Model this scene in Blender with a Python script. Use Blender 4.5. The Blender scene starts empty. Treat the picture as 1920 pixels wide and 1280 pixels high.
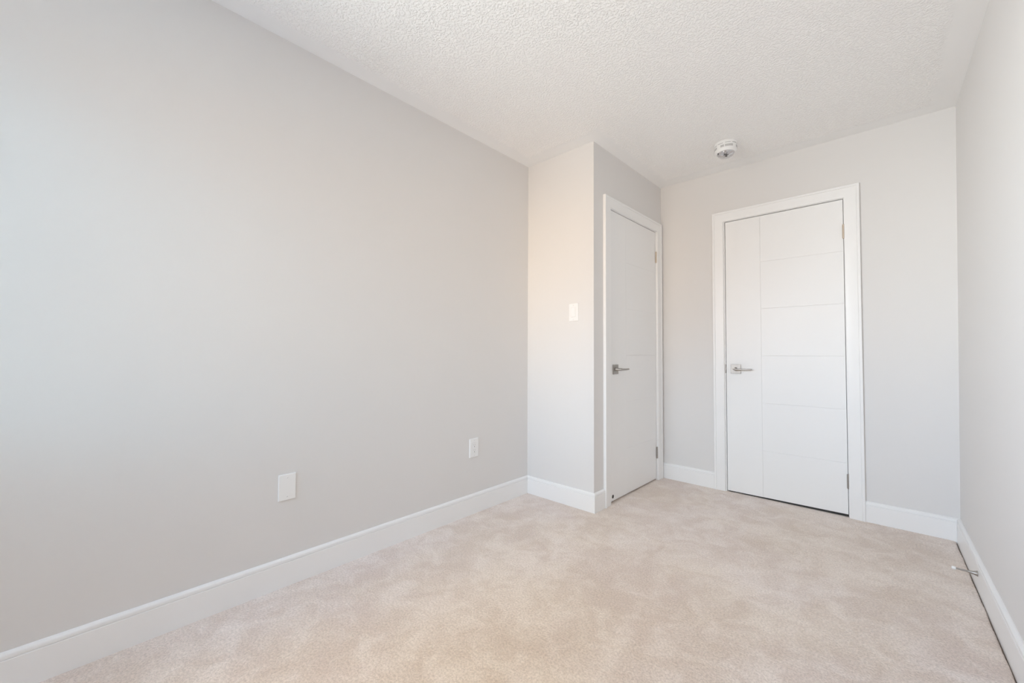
import bpy, bmesh, math, random
from mathutils import Matrix, Vector
random.seed(7)
S = bpy.context.scene
COL = S.collection

# ---------------------------------------------------------------- camera
YAW, PITCH, ROLL = -0.7467, 0.0285, 0.0047
CAM = Vector((1.9593, 0.0, 1.0312))
cd = bpy.data.cameras.new('camera')
cd.sensor_width = 36.0
cd.lens = 752.96 / 1920 * 36.0
cd.clip_start = 0.02
cam = bpy.data.objects.new('camera', cd)
COL.objects.link(cam)
_r = Vector((math.cos(YAW), -math.sin(YAW), 0))
_f0 = Vector((math.sin(YAW), math.cos(YAW), 0))
_f = _f0 * math.cos(PITCH) + Vector((0, 0, math.sin(PITCH)))
_u = -_f0 * math.sin(PITCH) + Vector((0, 0, math.cos(PITCH)))
R_ = _r * math.cos(ROLL) + _u * math.sin(ROLL)
U_ = -_r * math.sin(ROLL) + _u * math.cos(ROLL)
cam.matrix_world = Matrix(((R_.x, U_.x, -_f.x, CAM.x), (R_.y, U_.y, -_f.y, CAM.y),
                           (R_.z, U_.z, -_f.z, CAM.z), (0, 0, 0, 1)))
S.camera = cam

# ---------------------------------------------------------------- daylight and exposure
S.view_settings.view_transform = 'Standard'
S.view_settings.look = 'None'
S.view_settings.gamma = 1.0
S.view_settings.use_curve_mapping = False
S.view_settings.exposure = 2.06
S.cycles.max_bounces = 24
S.cycles.diffuse_bounces = 16
S.cycles.glossy_bounces = 6
S.cycles.transparent_max_bounces = 12
S.cycles.sample_clamp_indirect = 0

# unseen sky and ground outside the window, colours fitted to light the room: brightest low over the left-hand (-x) horizon, cooler higher up,
# warm ground below; each row runs over direction x = -1, -0.5, -0.12, 0.15, 0.5, 1
GROUND_ROW = [(0.05, 0.02, 0.02), (0.05, 0.02, 0.02), (0.42, 0.45, 0.44), (0.03, 0.06, 0.10), (0, 0, 0), (0, 0, 0)]
HORIZON_ROW = [(1.23, 1.29, 1.31), (1.23, 1.29, 1.31), (0.24, 0.17, 0.13), (0.69, 0.53, 0.38), (0, 0, 0), (0, 0, 0)]
LOW_SKY_ROW = [(0.68, 0.82, 1.03), (0.68, 0.82, 1.03), (0.37, 0.48, 0.60), (0.42, 0.49, 0.575), (0.04, 0.085, 0.107), (0.04, 0.085, 0.107)]
HIGH_SKY_ROW = [(0.02, 0.02, 0.02), (0.02, 0.02, 0.02), (0.29, 0.18, 0.02), (0.17, 0.22, 0.30), (0, 0, 0), (0, 0, 0)]
KX = [-1, -0.5, -0.12, 0.15, 0.5, 1]
KZ = [-1, -0.5, -0.02, 0.25, 0.6, 1]
ROWS = [(GROUND_ROW, (0, 1)), (HORIZON_ROW, (2,)), (LOW_SKY_ROW, (3,)), (HIGH_SKY_ROW, (4, 5))]
w = bpy.data.worlds.new('daylight')
S.world = w
w.use_nodes = True
nt = w.node_tree
nt.nodes.clear()
tc = nt.nodes.new('ShaderNodeTexCoord')
sx = nt.nodes.new('ShaderNodeSeparateXYZ')
nt.links.new(tc.outputs['Generated'], sx.inputs[0])


def dir_ramp(axis, knots, colours):
    m = nt.nodes.new('ShaderNodeMapRange')
    m.inputs[1].default_value, m.inputs[2].default_value = -1, 1
    nt.links.new(sx.outputs[axis], m.inputs[0])
    r = nt.nodes.new('ShaderNodeValToRGB')
    el = r.color_ramp.elements
    while len(el) > 1:
        el.remove(el[0])
    el[0].position, el[0].color = (knots[0] + 1) / 2, (*colours[0], 1)
    for k, col in list(zip(knots, colours))[1:]:
        e = el.new((k + 1) / 2)
        e.color = (*col, 1)
    nt.links.new(m.outputs[0], r.inputs[0])
    return r.outputs[0]


total = None
for row, ks in ROWS:
    band = dir_ramp(2, KZ, [(1, 1, 1) if i in ks else (0, 0, 0) for i in range(6)])
    q = nt.nodes.new('ShaderNodeVectorMath')
    q.operation = 'MULTIPLY'
    nt.links.new(dir_ramp(0, KX, row), q.inputs[0])
    nt.links.new(band, q.inputs[1])
    if total is not None:
        a_ = nt.nodes.new('ShaderNodeVectorMath')
        nt.links.new(total, a_.inputs[0])
        nt.links.new(q.outputs[0], a_.inputs[1])
        total = a_.outputs[0]
    else:
        total = q.outputs[0]
bg = nt.nodes.new('ShaderNodeBackground')
bg.inputs[1].default_value = 10
wo = nt.nodes.new('ShaderNodeOutputWorld')
nt.links.new(total, bg.inputs[0])
nt.links.new(bg.outputs[0], wo.inputs[0])

# ---------------------------------------------------------------- room measures (metres)
H = 2.44
W, YC, XC, YB = 2.2555, 2.2909, 0.5654, 3.3491
YCR, XCB, YBR = 2.2960, 0.5817, 3.3435
WN, WL = 0.0103, 0.0254
BT, BH = 0.0144, 0.1250
YF = -0.60                       # window wall, behind the camera
WIN = (0.15, 1.20, 0.85, 2.10)   # window opening x0,x1,z0,z1

pl = bpy.data.lights.new('window_portal', 'AREA')
pl.shape = 'RECTANGLE'
pl.size, pl.size_y = WIN[1] - WIN[0], WIN[3] - WIN[2]
pl.cycles.is_portal = True
po = bpy.data.objects.new('window_portal', pl)
COL.objects.link(po)
po.location = ((WIN[0] + WIN[1]) / 2, YF - 0.06, (WIN[2] + WIN[3]) / 2)
po.rotation_euler = (math.radians(90), 0, 0)


def frame(o, n, up=(0, 0, 1)):
    """local X = right as seen from the room, Y = up, Z = out of the surface into the room"""
    n = Vector(n).normalized()
    up = Vector(up)
    x = up.cross(n).normalized()
    y = n.cross(x).normalized()
    o = Vector(o)
    return Matrix(((x.x, y.x, n.x, o.x), (x.y, y.y, n.y, o.y), (x.z, y.z, n.z, o.z), (0, 0, 0, 1)))


us = Vector((XCB - XC, YB - YCR, 0)); LS = us.length; us.normalize()
ub = Vector((W - XCB, YBR - YB, 0)); LB = ub.length; ub.normalize()
F_LEFT = frame((0, 0, 0), (1, 0, 0))
uf = Vector((XC, YCR - YC, 0)).normalized()
F_FRONT = frame((0, YC, 0), (uf.y, -uf.x, 0))
F_SIDE = frame((XC, YCR, 0), (us.y, -us.x, 0))
F_BACK = frame((XCB, YB, 0), (ub.y, -ub.x, 0))
_ur = Vector((WN, -1, 0)).normalized()
_upr = Vector((WL / H, 0, 1)).normalized()
F_RIGHT = frame((W, YBR, 0), _ur.cross(_upr), _upr)
F_WIN = frame((W + 0.1, YF, 0), (0, 1, 0))       # X runs towards -x
F_CEIL = Matrix(((1, 0, 0, 0), (0, -1, 0, 0), (0, 0, -1, H), (0, 0, 0, 1)))


# ---------------------------------------------------------------- materials
def principled(name, color, rough=0.5, metal=0.0, spec=0.5):
    m = bpy.data.materials.new(name)
    m.use_nodes = True
    b = m.node_tree.nodes['Principled BSDF']
    b.inputs['Base Color'].default_value = (*color, 1)
    b.inputs['Roughness'].default_value = rough
    b.inputs['Metallic'].default_value = metal
    b.inputs['Specular IOR Level'].default_value = spec
    return m, m.node_tree, b


def noise(t, scale, detail=2, rough=0.5, vec=None, dist=0.0):
    n = t.nodes.new('ShaderNodeTexNoise')
    n.inputs['Scale'].default_value = scale
    n.inputs['Detail'].default_value = detail
    n.inputs['Roughness'].default_value = rough
    n.inputs['Distortion'].default_value = dist
    if vec is not None:
        t.links.new(vec, n.inputs['Vector'])
    return n


def math_(t, op, a, b=None, clamp=False):
    n = t.nodes.new('ShaderNodeMath')
    n.operation = op
    n.use_clamp = clamp
    for i, v in enumerate((a, b)):
        if v is None:
            continue
        if isinstance(v, (int, float)):
            n.inputs[i].default_value = v
        else:
            t.links.new(v, n.inputs[i])
    return n.outputs[0]


def bump(t, b, height, strength, distance):
    n = t.nodes.new('ShaderNodeBump')
    n.inputs['Strength'].default_value = strength
    n.inputs['Distance'].default_value = distance
    t.links.new(height, n.inputs['Height'])
    t.links.new(n.outputs[0], b.inputs['Normal'])


def mix(t, fac, c0, c1):
    n = t.nodes.new('ShaderNodeMix')
    n.data_type = 'RGBA'
    if isinstance(fac, (int, float)):
        n.inputs[0].default_value = fac
    else:
        t.links.new(fac, n.inputs[0])
    for i, c in ((6, c0), (7, c1)):
        if isinstance(c, tuple):
            n.inputs[i].default_value = (*c, 1)
        else:
            t.links.new(c, n.inputs[i])
    return n.outputs[2]


def ramp(t, v, lo, hi):
    n = t.nodes.new('ShaderNodeMapRange')
    n.interpolation_type = 'SMOOTHSTEP'
    t.links.new(v, n.inputs[0])
    n.inputs[1].default_value = lo
    n.inputs[2].default_value = hi
    return n.outputs[0]


def objco(t):
    return t.nodes.new('ShaderNodeTexCoord').outputs['Object']


# wall paint: pale warm grey eggshell with faint roller texture
M_WALL, t, b = principled('grey_wall_paint', (0.748, 0.735, 0.723), 0.62, spec=0.35)
n = noise(t, 260, 2, vec=objco(t))
bump(t, b, n.outputs[0], 0.10, 0.0006)
# trim paint: white semi-gloss
M_TRIM, t, b = principled('white_trim_paint', (0.875, 0.875, 0.87), 0.34, spec=0.45)
n = noise(t, 60, 1, vec=objco(t))
bump(t, b, n.outputs[0], 0.05, 0.0004)
M_DOOR, t, b = principled('white_door_paint', (0.87, 0.87, 0.865), 0.38, spec=0.45)
n = noise(t, 180, 2, vec=objco(t))
bump(t, b, n.outputs[0], 0.06, 0.0004)
# ceiling: sprayed stipple with a smooth band trowelled around the edges
M_CEIL, t, b = principled('stippled_ceiling', (0.95, 0.944, 0.935), 0.85, spec=0.2)
oc = objco(t)
sp = t.nodes.new('ShaderNodeSeparateXYZ')
t.links.new(oc, sp.inputs[0])
px, py = sp.outputs[0], sp.outputs[1]
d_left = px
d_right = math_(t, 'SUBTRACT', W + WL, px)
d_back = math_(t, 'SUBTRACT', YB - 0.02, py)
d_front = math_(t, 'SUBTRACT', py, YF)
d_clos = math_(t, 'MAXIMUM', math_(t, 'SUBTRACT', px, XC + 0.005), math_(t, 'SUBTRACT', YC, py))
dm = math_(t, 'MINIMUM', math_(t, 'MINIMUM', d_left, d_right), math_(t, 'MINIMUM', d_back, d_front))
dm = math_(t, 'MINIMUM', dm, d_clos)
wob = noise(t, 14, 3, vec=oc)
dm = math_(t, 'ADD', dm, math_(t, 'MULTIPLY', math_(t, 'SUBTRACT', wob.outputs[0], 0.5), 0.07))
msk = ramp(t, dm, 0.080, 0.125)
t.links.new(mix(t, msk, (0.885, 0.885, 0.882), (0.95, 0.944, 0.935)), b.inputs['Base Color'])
n1 = noise(t, 95, 3, 0.55, oc, 0.1)
n2 = noise(t, 210, 2, 0.5, oc)
st = math_(t, 'ADD', ramp(t, n1.outputs[0], 0.42, 0.60), math_(t, 'MULTIPLY', n2.outputs[0], 0.35))
bump(t, b, math_(t, 'MULTIPLY', st, msk), 0.54, 0.006)
# carpet: brushed cut pile
M_CARPET, t, b = principled('beige_carpet_pile', (0.6, 0.52, 0.47), 0.95, spec=0.1)
oc = objco(t)
big = noise(t, 2.2, 7, 0.62, oc, 0.5)
med = noise(t, 8.0, 7, 0.68, oc, 0.8)
hue = noise(t, 1.3, 4, 0.6, oc, 0.3)
tuftn = noise(t, 130, 3, 0.65, oc)
grain = noise(t, 420, 2, 0.6, oc)
nap = math_(t, 'ADD', math_(t, 'MULTIPLY', big.outputs[0], 0.5), math_(t, 'MULTIPLY', med.outputs[0], 0.5))
warm = mix(t, ramp(t, nap, 0.385, 0.615), (0.765, 0.657, 0.577), (0.912, 0.822, 0.752))
rosy = mix(t, ramp(t, nap, 0.385, 0.615), (0.775, 0.671, 0.617), (0.917, 0.837, 0.797))
c = mix(t, ramp(t, hue.outputs[0], 0.38, 0.62), warm, rosy)
tuft = math_(t, 'ADD', math_(t, 'MULTIPLY', tuftn.outputs[0], 0.6), math_(t, 'MULTIPLY', grain.outputs[0], 0.4))
c2 = mix(t, ramp(t, tuft, 0.34, 0.64), (0.78, 0.77, 0.76), (1.09, 1.09, 1.09))
mm = t.nodes.new('ShaderNodeMix'); mm.data_type = 'RGBA'; mm.blend_type = 'MULTIPLY'
mm.inputs[0].default_value = 1.0
t.links.new(c, mm.inputs[6]); t.links.new(c2, mm.inputs[7])
t.links.new(mm.outputs[2], b.inputs['Base Color'])
b.inputs['Sheen Weight'].default_value = 0.15
b.inputs['Sheen Roughness'].default_value = 0.6
hgt = math_(t, 'ADD', math_(t, 'MULTIPLY', tuft, 1.3), math_(t, 'MULTIPLY', nap, 0.8))
bump(t, b, hgt, 0.6, 0.007)
M_SUB, t, b = principled('bare_subfloor', (0.10, 0.085, 0.07), 0.9)
n = noise(t, 30, 3, vec=objco(t))
t.links.new(mix(t, n.outputs[0], (0.16, 0.14, 0.12), (0.30, 0.26, 0.23)), b.inputs['Base Color'])
# satin nickel, brushed
M_NICKEL, t, b = principled('satin_nickel', (0.41, 0.385, 0.36), 0.42, 1.0)
n = noise(t, 40, 3, vec=objco(t))
t.links.new(math_(t, 'ADD', math_(t, 'MULTIPLY', n.outputs[0], 0.16), 0.34), b.inputs['Roughness'])
M_HINGE, t, b = principled('warm_reflection_nickel', (0.62, 0.52, 0.42), 0.30, 1.0)  # upper hinges: nickel with a warm reflection put into its colour
n = noise(t, 90, 3, vec=objco(t))
t.links.new(mix(t, n.outputs[0], (0.72, 0.58, 0.45), (0.60, 0.55, 0.48)), b.inputs['Base Color'])
M_HINGE2, t, b = principled('grey_nickel', (0.42, 0.40, 0.385), 0.38, 1.0)
n = noise(t, 90, 3, vec=objco(t))
t.links.new(mix(t, n.outputs[0], (0.40, 0.375, 0.35), (0.46, 0.44, 0.43)), b.inputs['Base Color'])
M_PLATE, t, b = principled('white_plastic', (0.87, 0.87, 0.865), 0.30)
M_PLATE_G, t, b = principled('white_rocker_plastic', (0.85, 0.85, 0.845), 0.28)
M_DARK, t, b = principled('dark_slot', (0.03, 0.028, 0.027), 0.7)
M_PLUG, t, b = principled('dark_grey_plastic', (0.06, 0.055, 0.055), 0.5)
M_GREY, t, b = principled('grey_vent_mesh', (0.42, 0.415, 0.41), 0.6)
n = noise(t, 900, 1, vec=objco(t))
t.links.new(mix(t, n.outputs[0], (0.30, 0.30, 0.30), (0.52, 0.515, 0.51)), b.inputs['Base Color'])
M_VENT, t, b = principled('light_grey_vent', (0.55, 0.545, 0.54), 0.6)
n = noise(t, 900, 1, vec=objco(t))
t.links.new(mix(t, n.outputs[0], (0.46, 0.455, 0.45), (0.64, 0.635, 0.63)), b.inputs['Base Color'])
M_RUBBER, t, b = principled('white_rubber', (0.86, 0.86, 0.85), 0.55)
M_CHROME, t, b = principled('strobe_reflector', (0.80, 0.80, 0.81), 0.22, 1.0)
M_LENS = bpy.data.materials.new('clear_lens_plastic'); M_LENS.use_nodes = True
t = M_LENS.node_tree
t.nodes.clear()
tr = t.nodes.new('ShaderNodeBsdfTransparent'); tr.inputs[0].default_value = (0.93, 0.93, 0.94, 1)
gl = t.nodes.new('ShaderNodeBsdfGlossy'); gl.inputs['Roughness'].default_value = 0.08
mx = t.nodes.new('ShaderNodeMixShader'); mx.inputs[0].default_value = 0.14
ou = t.nodes.new('ShaderNodeOutputMaterial')
t.links.new(tr.outputs[0], mx.inputs[1]); t.links.new(gl.outputs[0], mx.inputs[2])
t.links.new(mx.outputs[0], ou.inputs[0])
M_GLASS = bpy.data.materials.new('window_glass'); M_GLASS.use_nodes = True
t = M_GLASS.node_tree
t.nodes.clear()
tr = t.nodes.new('ShaderNodeBsdfTransparent'); tr.inputs[0].default_value = (0.96, 0.97, 0.97, 1)
gl = t.nodes.new('ShaderNodeBsdfGlossy'); gl.inputs['Roughness'].default_value = 0.02
mx = t.nodes.new('ShaderNodeMixShader'); mx.inputs[0].default_value = 0.06
ou = t.nodes.new('ShaderNodeOutputMaterial')
t.links.new(tr.outputs[0], mx.inputs[1]); t.links.new(gl.outputs[0], mx.inputs[2])
t.links.new(mx.outputs[0], ou.inputs[0])


# ---------------------------------------------------------------- mesh helpers
def box(bm, x0, x1, y0, y1, z0, z1, bev=0.0, seg=2, s0=0.0, s1=0.0, front_only=False):
    """s0/s1 shear the two X ends with Z (mitred ends)"""
    vs = [bm.verts.new((x + (s * z), y, z)) for z in (z0, z1) for y in (y0, y1) for x, s in ((x0, s0), (x1, s1))]
    fs = []
    for q in ((0, 2, 3, 1), (4, 5, 7, 6), (0, 1, 5, 4), (2, 6, 7, 3), (0, 4, 6, 2), (1, 3, 7, 5)):
        fs.append(bm.faces.new([vs[i] for i in q]))
    if bev > 0:
        es = {e for f in fs for e in f.edges}
        if front_only:
            es = {e for e in es if any(v.co.z > (z0 + z1) / 2 for v in e.verts)}
            es = {e for e in es if all(v.co.z > (z0 + z1) / 2 for v in e.verts)}
        bmesh.ops.bevel(bm, geom=list(es), offset=bev, segments=seg, affect='EDGES', profile=0.5)
    return fs


def lathe(bm, prof, seg=32, M=None, caps=True):
    """prof: (r, z) pairs turned about local Z"""
    M = M or Matrix()
    rings = []
    for r, z in prof:
        if r < 1e-7:
            rings.append([bm.verts.new(M @ Vector((0, 0, z)))])
        else:
            rings.append([bm.verts.new(M @ Vector((r * math.cos(2 * math.pi * k / seg), r * math.sin(2 * math.pi * k / seg), z))) for k in range(seg)])
    for a, c in zip(rings[:-1], rings[1:]):
        for k in range(seg):
            k2 = (k + 1) % seg
            if len(a) == 1 and len(c) == 1:
                continue
            if len(a) == 1:
                bm.faces.new((a[0], c[k], c[k2]))
            elif len(c) == 1:
                bm.faces.new((a[k], a[k2], c[0]))
            else:
                bm.faces.new((a[k], a[k2], c[k2], c[k]))
    if caps:
        for rg in (rings[0], rings[-1]):
            if len(rg) > 2:
                bm.faces.new(rg)


def arc_strip(bm, r0, r1, a0, a1, z0, z1, n=10):
    g = []
    for k in range(n + 1):
        a = a0 + (a1 - a0) * k / n
        ca, sa = math.cos(a), math.sin(a)
        g.append([bm.verts.new((r * ca, r * sa, z)) for r, z in ((r0, z0), (r1, z0), (r1, z1), (r0, z1))])
    for a, c in zip(g[:-1], g[1:]):
        for i in range(4):
            j = (i + 1) % 4
            bm.faces.new((a[i], a[j], c[j], c[i]))
    bm.faces.new(g[0]); bm.faces.new(g[-1])


def sweep(bm, prof, stations):
    """prof: list of (a, z); stations: functions (a, z) -> point"""
    rings = [[bm.verts.new(s(a, z)) for a, z in prof] for s in stations]
    n = len(prof)
    for p, q in zip(rings[:-1], rings[1:]):
        for i in range(n):
            j = (i + 1) % n
            bm.faces.new((p[i], p[j], q[j], q[i]))
    bm.faces.new(rings[0]); bm.faces.new(rings[-1])


def obj(name, bm, mats, parent=None, M=None, smooth=None):
    bmesh.ops.recalc_face_normals(bm, faces=bm.faces[:])
    me = bpy.data.meshes.new(name)
    bm.to_mesh(me)
    bm.free()
    for m in (mats if isinstance(mats, (list, tuple)) else (mats,)):
        me.materials.append(m)
    o = bpy.data.objects.new(name, me)
    COL.objects.link(o)
    if smooth is not None:
        me.shade_smooth()
        me.set_sharp_from_angle(angle=math.radians(smooth))
    if parent:
        o.parent = parent
    if M is not None:
        if parent:
            o.matrix_local = M
        else:
            o.matrix_world = M
    return o


def tag(o, label, cat, kind=None, group=None):
    o['label'] = label
    o['category'] = cat
    if kind:
        o['kind'] = kind
    if group:
        o['group'] = group
    return o


def structure(name, bm, m, label, cat, M=None, smooth=None):
    return tag(obj(name, bm, m, None, M, smooth), label, cat, 'structure')


def empty(name, M, label, cat, kind=None, group=None):
    o = bpy.data.objects.new(name, None)
    o.empty_display_size = 0.05
    COL.objects.link(o)
    o.matrix_world = M
    return tag(o, label, cat, kind, group)


def T(x, y, z):
    return Matrix.Translation((x, y, z))


def copy_thing(o, M):
    c = o.copy(); COL.objects.link(c); c.matrix_world = M
    for ch in list(o.children):
        k = ch.copy(); COL.objects.link(k); k.parent = c; k.matrix_local = ch.matrix_local
        for g in ch.children:
            q = g.copy(); COL.objects.link(q); q.parent = k; q.matrix_local = g.matrix_local
    return c


# ---------------------------------------------------------------- floor
YH = 4.6                                        # far end of the dark landing behind the doors
bm = bmesh.new()


def xr(y):
    return W + WN * (YBR - y)


def carpet_edge(y):
    return xr(y) - BT - 0.0012 - 0.0026 * (0.5 + 0.5 * math.sin(y * 23) * math.sin(y * 9.1 + 1)) - random.random() * 0.0016


ys = [YF - 0.1 + (YBR - 0.010 - YF + 0.1) * k / 400 for k in range(401)]
rows = []
for y in ys:
    e = carpet_edge(y)
    rows.append([bm.verts.new((x, y, z)) for x, z in ((-0.1, 0), (0.6, 0), (1.4, 0), (e - 0.020, 0.0), (e - 0.008, -0.0012), (e - 0.002, -0.004), (e, -0.013))])
for a, c in zip(rows[:-1], rows[1:]):
    for i in range(6):
        bm.faces.new((a[i], a[i + 1], c[i + 1], c[i]))
vs = [bm.verts.new(p) for p in ((-0.1, ys[-1], 0), (W + 0.1, ys[-1], 0), (W + 0.1, YH + 0.1, 0), (-0.1, YH + 0.1, 0))]
bm.faces.new(vs)
f0 = len(bm.faces)
box(bm, -0.1, W + 0.2, YF - 0.1, YH + 0.1, -0.10, -0.0125)
bm.faces.ensure_lookup_table()
for f in bm.faces[f0:]:
    f.material_index = 1
structure('floor', bm, [M_CARPET, M_SUB], 'pinkish beige cut-pile carpet covering the whole bedroom floor', 'carpet', smooth=60)

# ---------------------------------------------------------------- ceiling
bm = bmesh.new()
box(bm, -0.1, W + 0.25, YF - 0.1, YH + 0.1, H, H + 0.1)
structure('ceiling', bm, M_CEIL, 'white stippled ceiling with a smooth border band', 'ceiling')

# ---------------------------------------------------------------- walls
WT = 0.10


def wall(name, F, x0, x1, label, opening=None, s0=0.0, s1=0.0, thick=WT, y0=-0.1, y1=H):
    bm = bmesh.new()
    if opening is None:
        box(bm, x0, x1, y0, y1, -thick, 0, s0=s0, s1=s1)
    else:
        a, c, lo, hi = opening
        box(bm, x0, a, y0, y1, -thick, 0, s0=s0)
        box(bm, c, x1, y0, y1, -thick, 0, s1=s1)
        box(bm, a, c, hi, y1, -thick, 0)
        if lo > y0:
            box(bm, a, c, y0, lo, -thick, 0)
        bmesh.ops.remove_doubles(bm, verts=bm.verts[:], dist=1e-5)
    return structure(name, bm, M_WALL, label, 'wall', F)


wall('wall_left', F_LEFT, YF - 0.1, YH + 0.1, 'long pale grey wall with the blank plate and the outlet')
wall('wall_closet_front', F_FRONT, 0.0, Vector((XC, YCR - YC)).length, 'short bright grey wall carrying the light switch', s1=1.0)
# closet door opening along the side wall / entry door opening along the back wall (jamb outsides)
CJ = (0.201, 0.945, 2.041)     # jamb inner faces and head
DJ = (0.4955, 1.2005, 2.041)
JT = 0.018
wall('wall_closet_side', F_SIDE, 0.0, LS, 'shaded grey wall around the narrow closet door', (CJ[0] - JT, CJ[1] + JT, -0.1, CJ[2] + JT), s0=-1.0)
wall('wall_back', F_BACK, -0.70, LB + 0.2, 'pale grey far wall around the panelled door', (DJ[0] - JT, DJ[1] + JT, -0.1, DJ[2] + JT), thick=0.12)
wall("wall_right", F_RIGHT, -1.4, YBR - YF + 0.1, 'pale grey wall along the right side with the door stop', y1=H + 0.02)
wx1 = W + 0.1
wall('wall_front', F_WIN, -0.1, W + 0.2, 'grey window wall behind the camera', (wx1 - WIN[1], wx1 - WIN[0], WIN[2], WIN[3]), thick=0.12)
bm = bmesh.new()
box(bm, -0.1, W + 0.25, YH, YH + 0.1, -0.1, H)
structure('wall_landing', bm, M_WALL, 'landing wall hidden behind the panelled door', 'wall')

# ---------------------------------------------------------------- baseboards
def bb_profile(h=BH, t=BT):
    return [(-0.012, 0.0), (-0.012, t), (h - 0.0226, t), (h - 0.0214, t - 0.0012), (h - 0.0210, t - 0.0044), (h - 0.0180, t - 0.0046), (h - 0.0174, t - 0.0010),
            (h - 0.0085, t - 0.0010), (h - 0.0068, t - 0.0018), (h - 0.0010, t - 0.0090), (h, t - 0.0115), (h, 0.0)]


def baseboard(name, F, x0, x1, label, s0=0.0, s1=0.0):
    bm = bmesh.new()
    sweep(bm, bb_profile(), [lambda a, z: (x0 + s0 * z, a, z), lambda a, z: (x1 + s1 * z, a, z)])
    return structure(name, bm, M_TRIM, label, 'baseboard', F, smooth=35)


LF = Vector((XC, YCR - YC)).length
CC = (0.195, 0.951, 0.118, 1.028, 2.043, 2.118)      # closet casing: inner left/right, outer left/right, inner/outer top
DC = (0.4885, 1.2035, 0.4125, 1.2800, 2.043, 2.118)
baseboard('baseboard_left', F_LEFT, YF, YC, 'white baseboard running along the long left wall', s1=-1)
baseboard('baseboard_closet_front', F_FRONT, 0, LF, 'white baseboard under the light switch wall', s0=1, s1=1)
baseboard('baseboard_closet_side', F_SIDE, 0, CC[2], 'short stub of white baseboard beside the closet door casing', s0=-1)
baseboard('baseboard_back_left', F_BACK, 0.0, DC[2], 'white baseboard between closet door and panelled door')
baseboard('baseboard_back_right', F_BACK, DC[3], LB, 'white baseboard right of the panelled door', s1=-1)
baseboard('baseboard_right', F_RIGHT, 0, YBR - YF, 'white baseboard along the right wall with dark carpet gap', s0=1)
baseboard('baseboard_front', F_WIN, 0.1, W + 0.1, 'white baseboard under the window behind the camera')


# ---------------------------------------------------------------- door casings and jambs
def casing(name, F, C, J, label, thick):
    xi0, xi1, xo0, xo1, yi, yo = C
    wd = yo - yi
    prof = [(0.0, 0.0), (0.0, 0.0125), (0.0015, 0.0148), (0.004, 0.0158), (wd - 0.0165, 0.0165), (wd - 0.0155, 0.0155), (wd - 0.0145, 0.0168),
            (wd - 0.0130, 0.0200), (wd - 0.0015, 0.0203), (wd, 0.0190), (wd, 0.0)]
    kl = (xi0 - xo0) / wd
    kr = (xo1 - xi1) / wd
    bm = bmesh.new()
    sweep(bm, prof, [lambda a, z: (xi0 - a * kl, -0.004, z), lambda a, z: (xi0 - a * kl, yi + a, z),
                     lambda a, z: (xi1 + a * kr, yi + a, z), lambda a, z: (xi1 + a * kr, -0.004, z)])
    o = structure(name, bm, M_TRIM, label, 'door casing', F, smooth=35)
    bm = bmesh.new()
    box(bm, J[0] - JT, J[0], -0.01, J[2] + JT, -thick, 0.0)
    box(bm, J[1], J[1] + JT, -0.01, J[2] + JT, -thick, 0.0)
    box(bm, J[0], J[1], J[2], J[2] + JT, -thick, 0.0)
    # door stop strips behind the leaf
    box(bm, J[0], J[0] + 0.011, -0.01, J[2], -0.075, -0.040)
    box(bm, J[1] - 0.011, J[1], -0.01, J[2], -0.075, -0.040)
    box(bm, J[0] + 0.011, J[1] - 0.011, J[2] - 0.011, J[2], -0.075, -0.040)
    obj('jamb', bm, M_TRIM, o)
    return o


trim2 = casing('trim_2', F_SIDE, CC, CJ, 'white casing around the narrow closet door', WT)
trim1 = casing('trim_1', F_BACK, DC, DJ, 'white casing around the panelled door on the far wall', 0.12)
bm = bmesh.new()
box(bm, DJ[0] - 0.0055, DJ[0] + 0.0006, 0.886, 0.952, -0.028, 0.0012, 0.0005, 1)
obj('strike_plate', bm, M_NICKEL, trim1)['label'] = 'satin nickel strike plate'


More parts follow.
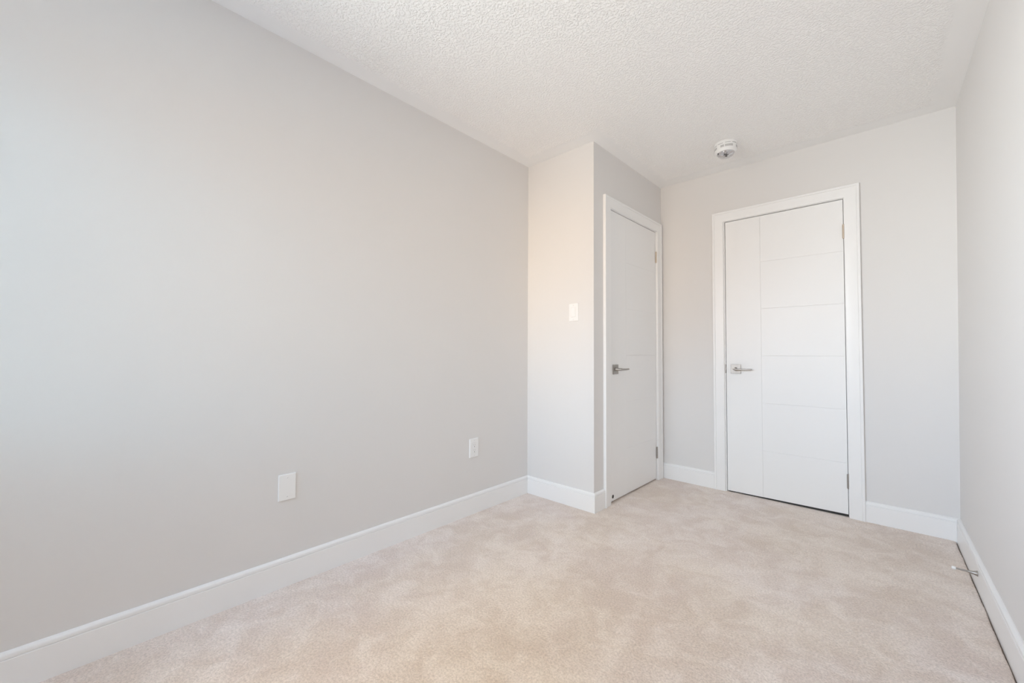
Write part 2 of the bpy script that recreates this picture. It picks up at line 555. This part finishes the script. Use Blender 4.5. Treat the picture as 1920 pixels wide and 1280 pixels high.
# ---------------------------------------------------------------- doors
def door(name, F, x0, x1, ztop, label, hinge_z, handle_x, groove_dx, hinge_x, zb=0.012, zb1=None, gv=0.0013):
    bm = bmesh.new()
    box(bm, x0, x1, zb, ztop, -0.036, -0.0042)
    xg = x0 + groove_dx
    g = 0.0005 if gv > 0.001 else 0.0001
    box(bm, x0, xg - g * 0.3, zb, ztop, -0.0044, -0.0012, 0.0004, 2, front_only=True)
    zs = [zb] + [0.3400 * k for k in range(1, 6)] + [ztop]
    for a, c in zip(zs[:-1], zs[1:]):
        box(bm, xg + g * 0.3, x1, a + (g if a > zb else 0), c - (g if c < ztop else 0), -0.0044, -0.0012, gv, 2, front_only=True)
    if zb1 is not None:                     # the leaf's bottom edge rises slightly from the carpet towards the hinges
        for v in bm.verts:
            if v.co.y < zb + 0.005:
                v.co.y += (zb1 - zb) * (v.co.x - x0) / (x1 - x0)
    d = structure(name, bm, M_DOOR, label, 'door', F)
    # lever handle on a square rosette
    h = empty('door_handle', F @ T(handle_x, 0.9195, -0.0012), '', '')
    del h['label']; del h['category']
    h.parent = d
    h.matrix_local = T(handle_x, 0.9195, -0.0012)
    bm = bmesh.new()
    box(bm, -0.0335, 0.0335, -0.0335, 0.0335, 0, 0.0085, 0.0012, 2)
    obj('rosette', bm, M_NICKEL, h)
    bm = bmesh.new()
    lathe(bm, [(0.0125, 0.008), (0.0125, 0.012), (0.0095, 0.016), (0.0088, 0.050), (0.0080, 0.056), (0.0, 0.057)], 28)
    # bar of the lever: rounded section, tapering towards the tip
    n, m = 14, 16
    rings = []
    for k in range(n + 1):
        q = k / n
        x = -0.009 + 0.124 * q
        hy = 0.0078 - 0.0026 * q
        hz = 0.0070 - 0.0016 * q
        if k == 0:
            hy *= 0.75; hz *= 0.75
        if k == n:
            hy *= 0.72; hz *= 0.72
        z0 = 0.051 - 0.004 * q * q
        y0 = -0.0010 * math.sin(q * math.pi)
        ring = []
        for j in range(m):
            a = 2 * math.pi * j / m
            ca, sa = math.cos(a), math.sin(a)
            ring.append(bm.verts.new((x, y0 + hy * math.copysign(abs(ca) ** 0.7, ca), z0 + hz * math.copysign(abs(sa) ** 0.7, sa))))
        rings.append(ring)
    for a, c in zip(rings[:-1], rings[1:]):
        for j in range(m):
            k2 = (j + 1) % m
            bm.faces.new((a[j], a[k2], c[k2], c[j]))
    bm.faces.new(rings[0]); bm.faces.new(rings[-1])
    obj('lever', bm, M_NICKEL, h, smooth=40)
    # hinges
    for z in hinge_z:
        bm = bmesh.new()
        r = 0.0062
        prof = [(0.0, -0.0475), (0.0035, -0.0468), (0.0052, -0.0450)]
        for k in range(5):
            z0 = -0.0445 + 0.0178 * k
            prof += [(r - 0.0008, z0), (r, z0 + 0.0006), (r, z0 + 0.0172), (r - 0.0008, z0 + 0.0178)]
        prof += [(0.0052, 0.0450), (0.0035, 0.0468), (0.0, 0.0475)]
        lathe(bm, prof, 20, Matrix.Rotation(math.radians(-90), 4, 'X'))
        box(bm, -0.0010, 0.0010, -0.0440, 0.0440, -0.035, -0.004)
        hg = obj('hinge', bm, M_HINGE if z > 1 else M_HINGE2, d, T(hinge_x, z, 0.0045), smooth=40)
    return d


door1 = door('door_1', F_BACK, DJ[0] + 0.0042, DJ[1] - 0.0027, 2.0362, 'white door with horizontal grooves on the far wall',
             (1.826, 0.226), 0.5645, 0.2300, DJ[1] - 0.0012, 0.0080, 0.0168, 0.0014)
bm = bmesh.new()  # black strip added to darken the gap under the leaf
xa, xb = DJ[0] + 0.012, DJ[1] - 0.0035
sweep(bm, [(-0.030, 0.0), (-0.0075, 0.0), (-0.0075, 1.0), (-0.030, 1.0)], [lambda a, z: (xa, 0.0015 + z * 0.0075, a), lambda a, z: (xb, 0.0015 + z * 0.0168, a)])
obj('gap_dark_strip', bm, M_DARK, door1)['label'] = 'black strip darkening the gap under the door'
door2 = door('door_2', F_SIDE, CJ[0] + 0.003, CJ[1] - 0.003, 2.0362, 'narrow white closet door seen edge-on beside the switch wall',
             (1.830, 0.222), 0.2760, 0.2300, CJ[1] - 0.0005, gv=0.0007)
bm = bmesh.new()
box(bm, DJ[0] + 0.0006, DJ[0] + 0.0044, 0.910, 0.928, -0.024, -0.006, 0.0008, 1)
obj('latch_bolt', bm, M_NICKEL, door1)['label'] = 'satin nickel latch bolt'
bm = bmesh.new()
lathe(bm, [(0.0125, 0.0), (0.0125, 0.0012), (0.0105, 0.0022), (0.0, 0.0024)], 24)
obj('plug', bm, M_PLUG, door2, T(0.2425, 0.0415, -0.0012), smooth=40)['label'] = 'small dark round plug'

# ---------------------------------------------------------------- windows behind the camera
def window(name, tname, F, a, c, lo, hi, label, tlabel):
    bm = bmesh.new()
    mid = (a + c) / 2
    for x0, x1, y0, y1 in ((a, a + 0.05, lo, hi), (c - 0.05, c, lo, hi), (a + 0.05, c - 0.05, lo, lo + 0.05), (a + 0.05, c - 0.05, hi - 0.05, hi),
                           (mid - 0.03, mid + 0.03, lo + 0.05, hi - 0.05)):
        box(bm, x0, x1, y0, y1, -0.09, -0.04, 0.003, 1)
    win = structure(name, bm, M_TRIM, label, 'window', F)
    for x0, x1 in ((a + 0.05, mid - 0.03), (mid + 0.03, c - 0.05)):
        bm = bmesh.new()
        box(bm, x0, x1, lo + 0.05, hi - 0.05, -0.072, -0.068)
        obj('window_pane', bm, M_GLASS, win)
    bm = bmesh.new()
    prof = [(0, 0), (0, 0.015), (0.06, 0.018), (0.07, 0.016), (0.07, 0)]
    sweep(bm, prof, [lambda q, z: (a - q, lo - q, z), lambda q, z: (a - q, hi + q, z), lambda q, z: (c + q, hi + q, z), lambda q, z: (c + q, lo - q, z), lambda q, z: (a - q, lo - q, z)])
    structure(tname, bm, M_TRIM, tlabel, 'window casing', F)


window('window_1', 'trim_3', F_WIN, wx1 - WIN[1], wx1 - WIN[0], WIN[2], WIN[3], 'white framed sliding window behind the camera', 'white casing around the window behind the camera')


# ---------------------------------------------------------------- wall plates
def screw(parent, x, y, z, ang):
    bm = bmesh.new()
    lathe(bm, [(0.0036, -0.0004), (0.0036, 0.0006), (0.0026, 0.0011), (0.0, 0.0012)], 18)
    s = obj('screw', bm, M_PLATE, parent, T(x, y, z) @ Matrix.Rotation(ang, 4, 'Z'), smooth=40)
    bm = bmesh.new()
    box(bm, -0.0030, 0.0030, -0.0006, 0.0006, 0.0008, 0.00135)
    obj('screw_slot', bm, M_GREY, s)


def plate_mesh(wd, ht, th, hole=None):
    bm = bmesh.new()
    if hole is None:
        box(bm, -wd / 2, wd / 2, -ht / 2, ht / 2, 0, th, 0.0028, 3, front_only=True)
        return bm
    hw, hh = hole[0] / 2, hole[1] / 2
    # sloped outer edge, flat face, rectangular opening with a small lip
    loops = [((wd / 2, ht / 2), 0.0), ((wd / 2, ht / 2), th * 0.45), ((wd / 2 - 0.0015, ht / 2 - 0.0015), th * 0.80), ((wd / 2 - 0.0040, ht / 2 - 0.0040), th),
             ((hw + 0.0008, hh + 0.0008), th), ((hw, hh), th - 0.0008), ((hw, hh), 0.0)]
    rg = [[bm.verts.new((sx_ * x, sy_ * y, z)) for sx_, sy_ in ((1, 1), (-1, 1), (-1, -1), (1, -1))] for (x, y), z in loops]
    for p, q in zip(rg[:-1], rg[1:]):
        for i in range(4):
            j = (i + 1) % 4
            bm.faces.new((p[i], p[j], q[j], q[i]))
    return bm


# blank plate
bp = empty('blank_wall_plate', F_LEFT @ T(0.6465, 0.4315, 0), 'larger plain white plate with two screws low on the left wall', 'wall plate')
obj('plate', plate_mesh(0.0705, 0.1135, 0.0062), M_PLATE, bp)
screw(bp, 0, 0.0415, 0.0062, 0.9)
screw(bp, 0, -0.0415, 0.0062, 0.5)

# duplex outlet in a rectangular surround
ot = empty('electrical_outlet', F_LEFT @ T(1.7560, 0.4175, 0), 'white electrical outlet low on the left wall near the inner corner', 'outlet')
obj('wall_plate', plate_mesh(0.0760, 0.1205, 0.0066, (0.0345, 0.0680)), M_PLATE, ot)
bm = bmesh.new()
box(bm, -0.0168, 0.0168, -0.0336, 0.0336, 0.0004, 0.0074, 0.0012, 2, front_only=True)
rc = obj('receptacle', bm, M_PLATE_G, ot)
for cy in (0.0165, -0.0165):
    for dx, hh in ((-0.0062, 0.0042), (0.0062, 0.0034)):
        bm = bmesh.new()
        box(bm, dx - 0.0009, dx + 0.0009, cy + 0.0030 - hh, cy + 0.0030 + hh, 0.0070, 0.00755)
        obj('slot', bm, M_GREY, rc)
    bm = bmesh.new()
    lathe(bm, [(0.0024, 0.0070), (0.0024, 0.00758), (0.0, 0.00758)], 16)
    obj('ground_hole', bm, M_DARK, rc, T(0, cy - 0.0085, 0))
screw(ot, 0, 0.0480, 0.0066, 0.3)
screw(ot, 0, -0.0480, 0.0066, 0.7)

# rocker switch
sw = empty('light_switch', F_FRONT @ T(0.4105, 1.3095, 0), 'white rocker light switch on the short bright wall', 'light switch')
obj('wall_plate', plate_mesh(0.0745, 0.1210, 0.0066, (0.0345, 0.0680)), M_PLATE, sw)
bm = bmesh.new()
box(bm, -0.0172, 0.0172, -0.0338, 0.0338, 0.0004, 0.0046)
obj('switch_frame', bm, M_PLATE_G, sw)
bm = bmesh.new()
box(bm, -0.0150, 0.0150, -0.0312, 0.0312, -0.003, 0.0050, 0.0012, 2, front_only=True)
obj('rocker', bm, M_PLATE, sw, T(0, 0, 0.0036) @ Matrix.Rotation(math.radians(-3.4), 4, 'X'))
screw(sw, 0, 0.0480, 0.0066, 0.2)
screw(sw, 0, -0.0480, 0.0066, 1.1)

# ---------------------------------------------------------------- smoke alarm
sm = empty('smoke_detector', F_CEIL @ T(1.2030, -2.9200, 0) @ Matrix.Diagonal((0.94, 0.94, 1.20, 1.0)), 'round white smoke detector on the ceiling in front of the doors', 'smoke detector')
bm = bmesh.new()
lathe(bm, [(0.0, 0.0), (0.0705, 0.0), (0.0725, 0.0016), (0.0725, 0.0125), (0.0712, 0.0142), (0.0, 0.0142)], 64)
obj('mounting_base', bm, M_PLATE, sm, smooth=35)
bm = bmesh.new()
lathe(bm, [(0.0, 0.0142), (0.0694, 0.0142), (0.0696, 0.0168), (0.0708, 0.0174), (0.0710, 0.0280), (0.0704, 0.0400), (0.0688, 0.0475), (0.0655, 0.0530),
           (0.0610, 0.0556), (0.0580, 0.0550), (0.0570, 0.0532), (0.0, 0.0526)], 64)
hs = obj('housing', bm, M_PLATE, sm, smooth=35)
for k in range(9):
    bm = bmesh.new()
    a0 = math.radians(75.5 + 14 + 40 * k)
    arc_strip(bm, 0.0670, 0.0703, a0, a0 + math.radians(29), 0.0144, 0.0167, 8)
    obj('vent_slot', bm, M_GREY, hs)
for k in range(4):
    for p, q in ((37, 79), (84, 103)):
        bm = bmesh.new()
        arc_strip(bm, 0.0660, 0.0714, math.radians(p + 90 * k), math.radians(q + 90 * k), 0.0255, 0.0375, 10)
        obj('vent_window', bm, M_VENT, hs)
# faceted reflector behind a clear dome, with strobe tube and test button
bm = bmesh.new()
n = 22
ctr = bm.verts.new((0, 0, 0.0625))
r1 = [bm.verts.new((0.021 * math.cos(2 * math.pi * k / n), 0.021 * math.sin(2 * math.pi * k / n), 0.0610 + (0.0065 if k % 2 else 0.0))) for k in range(n)]
r2 = [bm.verts.new((0.040 * math.cos(2 * math.pi * (k + 0.5) / n), 0.040 * math.sin(2 * math.pi * (k + 0.5) / n), 0.0565 + (0.0 if k % 2 else 0.0065))) for k in range(n)]
r3 = [bm.verts.new((0.0560 * math.cos(2 * math.pi * k / n), 0.0560 * math.sin(2 * math.pi * k / n), 0.0534)) for k in range(n)]
for k in range(n):
    k2 = (k + 1) % n
    bm.faces.new((ctr, r1[k], r1[k2]))
    bm.faces.new((r1[k], r2[k], r1[k2])); bm.faces.new((r1[k2], r2[k], r2[k2]))
    bm.faces.new((r2[k], r3[k2], r2[k2])); bm.faces.new((r2[k], r3[k], r3[k2]))
obj('reflector', bm, M_CHROME, sm)['label'] = 'faceted silvery reflector'
bm = bmesh.new()
lathe(bm, [(0.0540, 0.0532), (0.0545, 0.0560), (0.0510, 0.0640), (0.0400, 0.0710), (0.0220, 0.0745), (0.0, 0.0755)], 48, caps=False)
obj('lens', bm, M_LENS, sm, smooth=60)['label'] = 'clear domed lens'
bm = bmesh.new()
lathe(bm, [(0.0, 0.0600), (0.0070, 0.0600), (0.0070, 0.0735), (0.0060, 0.0748), (0.0, 0.0750)], 24)
obj('test_button', bm, M_PLUG, sm, T(0.004, 0.006, 0), smooth=40)['label'] = 'dark round test button'
bm = bmesh.new()
lathe(bm, [(0.0045, 0.0530), (0.0045, 0.0570), (0.0032, 0.0585), (0.0, 0.0588)], 18)
aa = math.radians(75.5 + 66)
obj('indicator', bm, M_DARK, sm, T(0.0520 * math.cos(aa), 0.0520 * math.sin(aa), 0), smooth=40)

# ---------------------------------------------------------------- door stop on the right baseboard
ds = empty('door_stop', F_RIGHT @ T(YBR - 2.7190, 0.0680, BT), 'thin metal door stop with white tip on the right baseboard', 'door stop')
bm = bmesh.new()
lathe(bm, [(0.0, 0.0), (0.0115, 0.0), (0.0118, 0.0012), (0.0108, 0.0030), (0.0075, 0.0120), (0.0056, 0.0230), (0.0048, 0.0300), (0.0, 0.0300)], 28)
obj('base', bm, M_NICKEL, ds, smooth=40)
bm = bmesh.new()
lathe(bm, [(0.0, 0.0298), (0.0044, 0.0298), (0.0034, 0.0560), (0.0032, 0.0665), (0.0, 0.0665)], 24)
obj('rod', bm, M_NICKEL, ds, smooth=40)
bm = bmesh.new()
lathe(bm, [(0.0, 0.0655), (0.0062, 0.0655), (0.0068, 0.0670), (0.0068, 0.0745), (0.0058, 0.0772), (0.0035, 0.0786), (0.0, 0.0790)], 24)
obj('tip', bm, M_RUBBER, ds, smooth=40)['label'] = 'white rubber tip'
